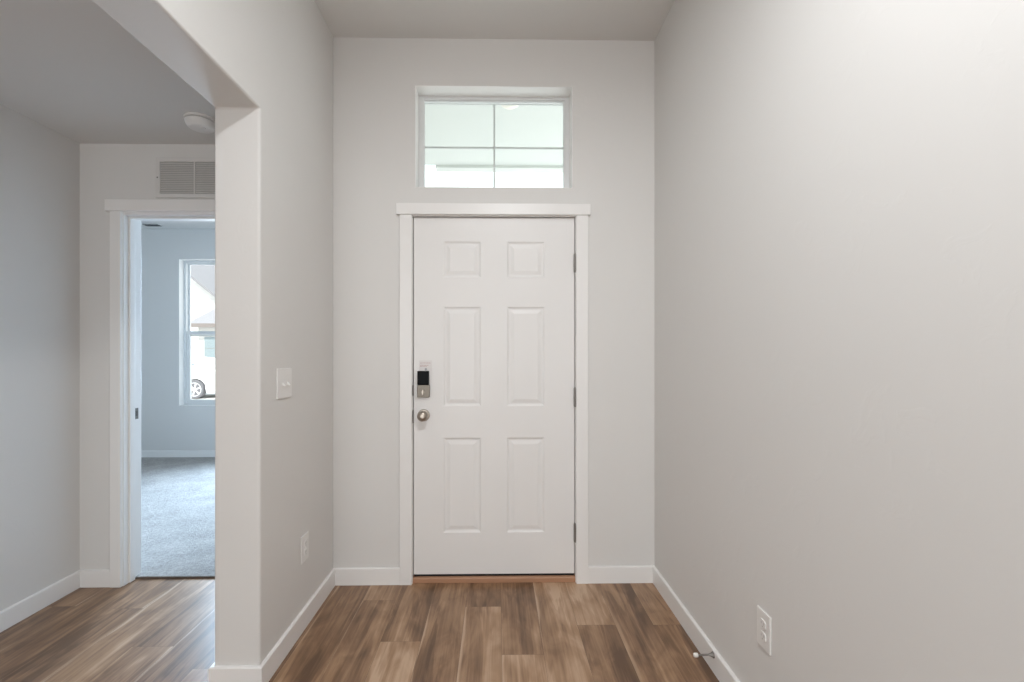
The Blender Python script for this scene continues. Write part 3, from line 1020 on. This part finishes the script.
top = [(0.0, 0.78), (0.05, 0.93), (0.14, 0.985), (0.6, 1.00), (1.5, 0.98), (3.2, 0.95), (3.8, 0.87), (4.25, 0.77), (4.45, 0.68), (4.55, 0.55)]
bot = [(0.0, 0.42), (0.10, 0.26), (0.5, 0.22), (4.2, 0.20), (4.45, 0.24), (4.55, 0.36)]
stations = sorted({round(4.55 * k / 60, 4) for k in range(61)} | {round(c + 0.375 * math.cos(math.pi * k / 14), 4) for c in (1.02, 3.70) for k in range(15)})
rows = [0.0, 0.12, 0.3, 0.5, 0.7, 0.85, 0.95, 1.0]
ins = [0.05, 0.02, 0.005, 0.0, 0.01, 0.03, 0.06, 0.11]
bm = new()
grid = []
for x in stations:
    zb, zt = interp(bot, x), interp(top, x)
    for c in (1.02, 3.70):
        if abs(x - c) < 0.375:
            zb = max(zb, 0.30 + math.sqrt(max(0.0, 0.375 ** 2 - (x - c) ** 2)))
    e = min(x, 4.55 - x)
    taper = 0.22 * max(0.0, 1 - e / 0.45) ** 2
    col = []
    for side in (0, 1):
        for t, i_ in zip(rows, ins):
            yy = taper + i_
            col.append(bm.verts.new((CX - x, CY + yy if side == 0 else CY + 1.76 - yy, GZ + zb + (zt - zb) * t)))
    grid.append(col)
nr = len(rows)
for a, b in zip(grid, grid[1:]):
    for k in range(nr - 1):
        bm.faces.new((a[k], b[k], b[k + 1], a[k + 1]))
        bm.faces.new((a[nr + k], a[nr + k + 1], b[nr + k + 1], b[nr + k]))
    bm.faces.new((a[nr - 1], b[nr - 1], b[2 * nr - 1], a[2 * nr - 1]))
    bm.faces.new((a[0], a[nr], b[nr], b[0]))
for g_ in (grid[0], grid[-1]):
    for k in range(nr - 1):
        bm.faces.new((g_[k], g_[k + 1], g_[nr + k + 1], g_[nr + k]))
obj('car_body', bm, 'carwhite', car, smooth=True)
roof = [(0.50, 0.97), (1.22, 1.36), (1.75, 1.44), (2.35, 1.42), (3.30, 0.96)]


def cabin(bm, pts, ya, yb, ins):
    low = [bm.verts.new((cp(p)[0], ya + ins * max(0, (p[1] - 0.97)) / 0.47, cp(p)[1])) for p in pts]
    hig = [bm.verts.new((cp(p)[0], yb - ins * max(0, (p[1] - 0.97)) / 0.47, cp(p)[1])) for p in pts]
    bm.faces.new(low)
    bm.faces.new(hig)
    for k in range(len(pts)):
        j = (k + 1) % len(pts)
        bm.faces.new((low[k], low[j], hig[j], hig[k]))


bm = new()
cabin(bm, roof, CY + 0.06, CY + 1.70, 0.20)
cb = obj('cabin', bm, 'carwhite', car, smooth=True)
bm = new()
cabin(bm, [(0.86, 1.0), (1.28, 1.31), (1.78, 1.37), (1.78, 1.0)], CY + 0.045, CY + 0.2, 0.22)
obj('side_window', bm, 'carglass', cb)
bm = new()
cabin(bm, [(1.86, 1.0), (1.86, 1.37), (2.30, 1.35), (3.02, 1.0)], CY + 0.045, CY + 0.2, 0.22)
obj('side_window', bm, 'carglass', cb)
one_box('tail_light', 'red', (CX - 0.16, CX + 0.004, CY + 0.10, CY + 0.45, GZ + 0.74, GZ + 0.88), car, 0.02)
for cx_, side in ((1.02, 0), (3.70, 0), (1.02, 1), (3.70, 1)):
    x = CX - cx_
    y = CY + 0.02 if side == 0 else CY + 1.74
    o_ = (x, y, GZ + 0.32)

    def wl(prof_, seg=36):
        b_ = new()
        pr = prof_ if side == 0 else [(r_, -h_) for r_, h_ in prof_]
        lathe(b_, pr, 'y-', o_, seg)
        return b_
    wh = obj('wheel', wl([(0.22, -0.20), (0.30, -0.20), (0.32, -0.17), (0.32, -0.02), (0.30, 0.01), (0.235, 0.012), (0.225, 0.0)]), 'tyre', car, smooth=True)
    rim = obj('rim', wl([(0, -0.08), (0.20, -0.08), (0.225, 0.008), (0.235, 0.012), (0.236, -0.02), (0.0, -0.12)]), 'tyre', wh, smooth=True)
    bm = new()
    sg = -1 if side == 0 else 1
    for k in range(6):
        a = 2 * math.pi * k / 6 + 0.3
        c_, s_ = math.cos(a), math.sin(a)
        pts = [(0.02, -0.020), (0.215, -0.030), (0.215, 0.030), (0.02, 0.020)]
        pp = [(x + u_ * c_ - v_ * s_, GZ + 0.32 + u_ * s_ + v_ * c_) for u_, v_ in pts]
        prism(bm, pp, 'y', y + sg * 0.005, y - sg * 0.03)
    lathe(bm, [(0, 0.012), (0.05, 0.012), (0.05, -0.03), (0, -0.03)] if side == 0 else [(0, -0.012), (0.05, -0.012), (0.05, 0.03), (0, 0.03)], 'y-', o_, 20)
    lathe(bm, [(0.212, 0.012), (0.235, 0.014), (0.235, -0.02), (0.212, -0.02)] if side == 0 else [(0.212, -0.012), (0.235, -0.014), (0.235, 0.02), (0.212, 0.02)], 'y-', o_, 36, cap=False)
    obj('spokes', bm, 'alloy', wh)
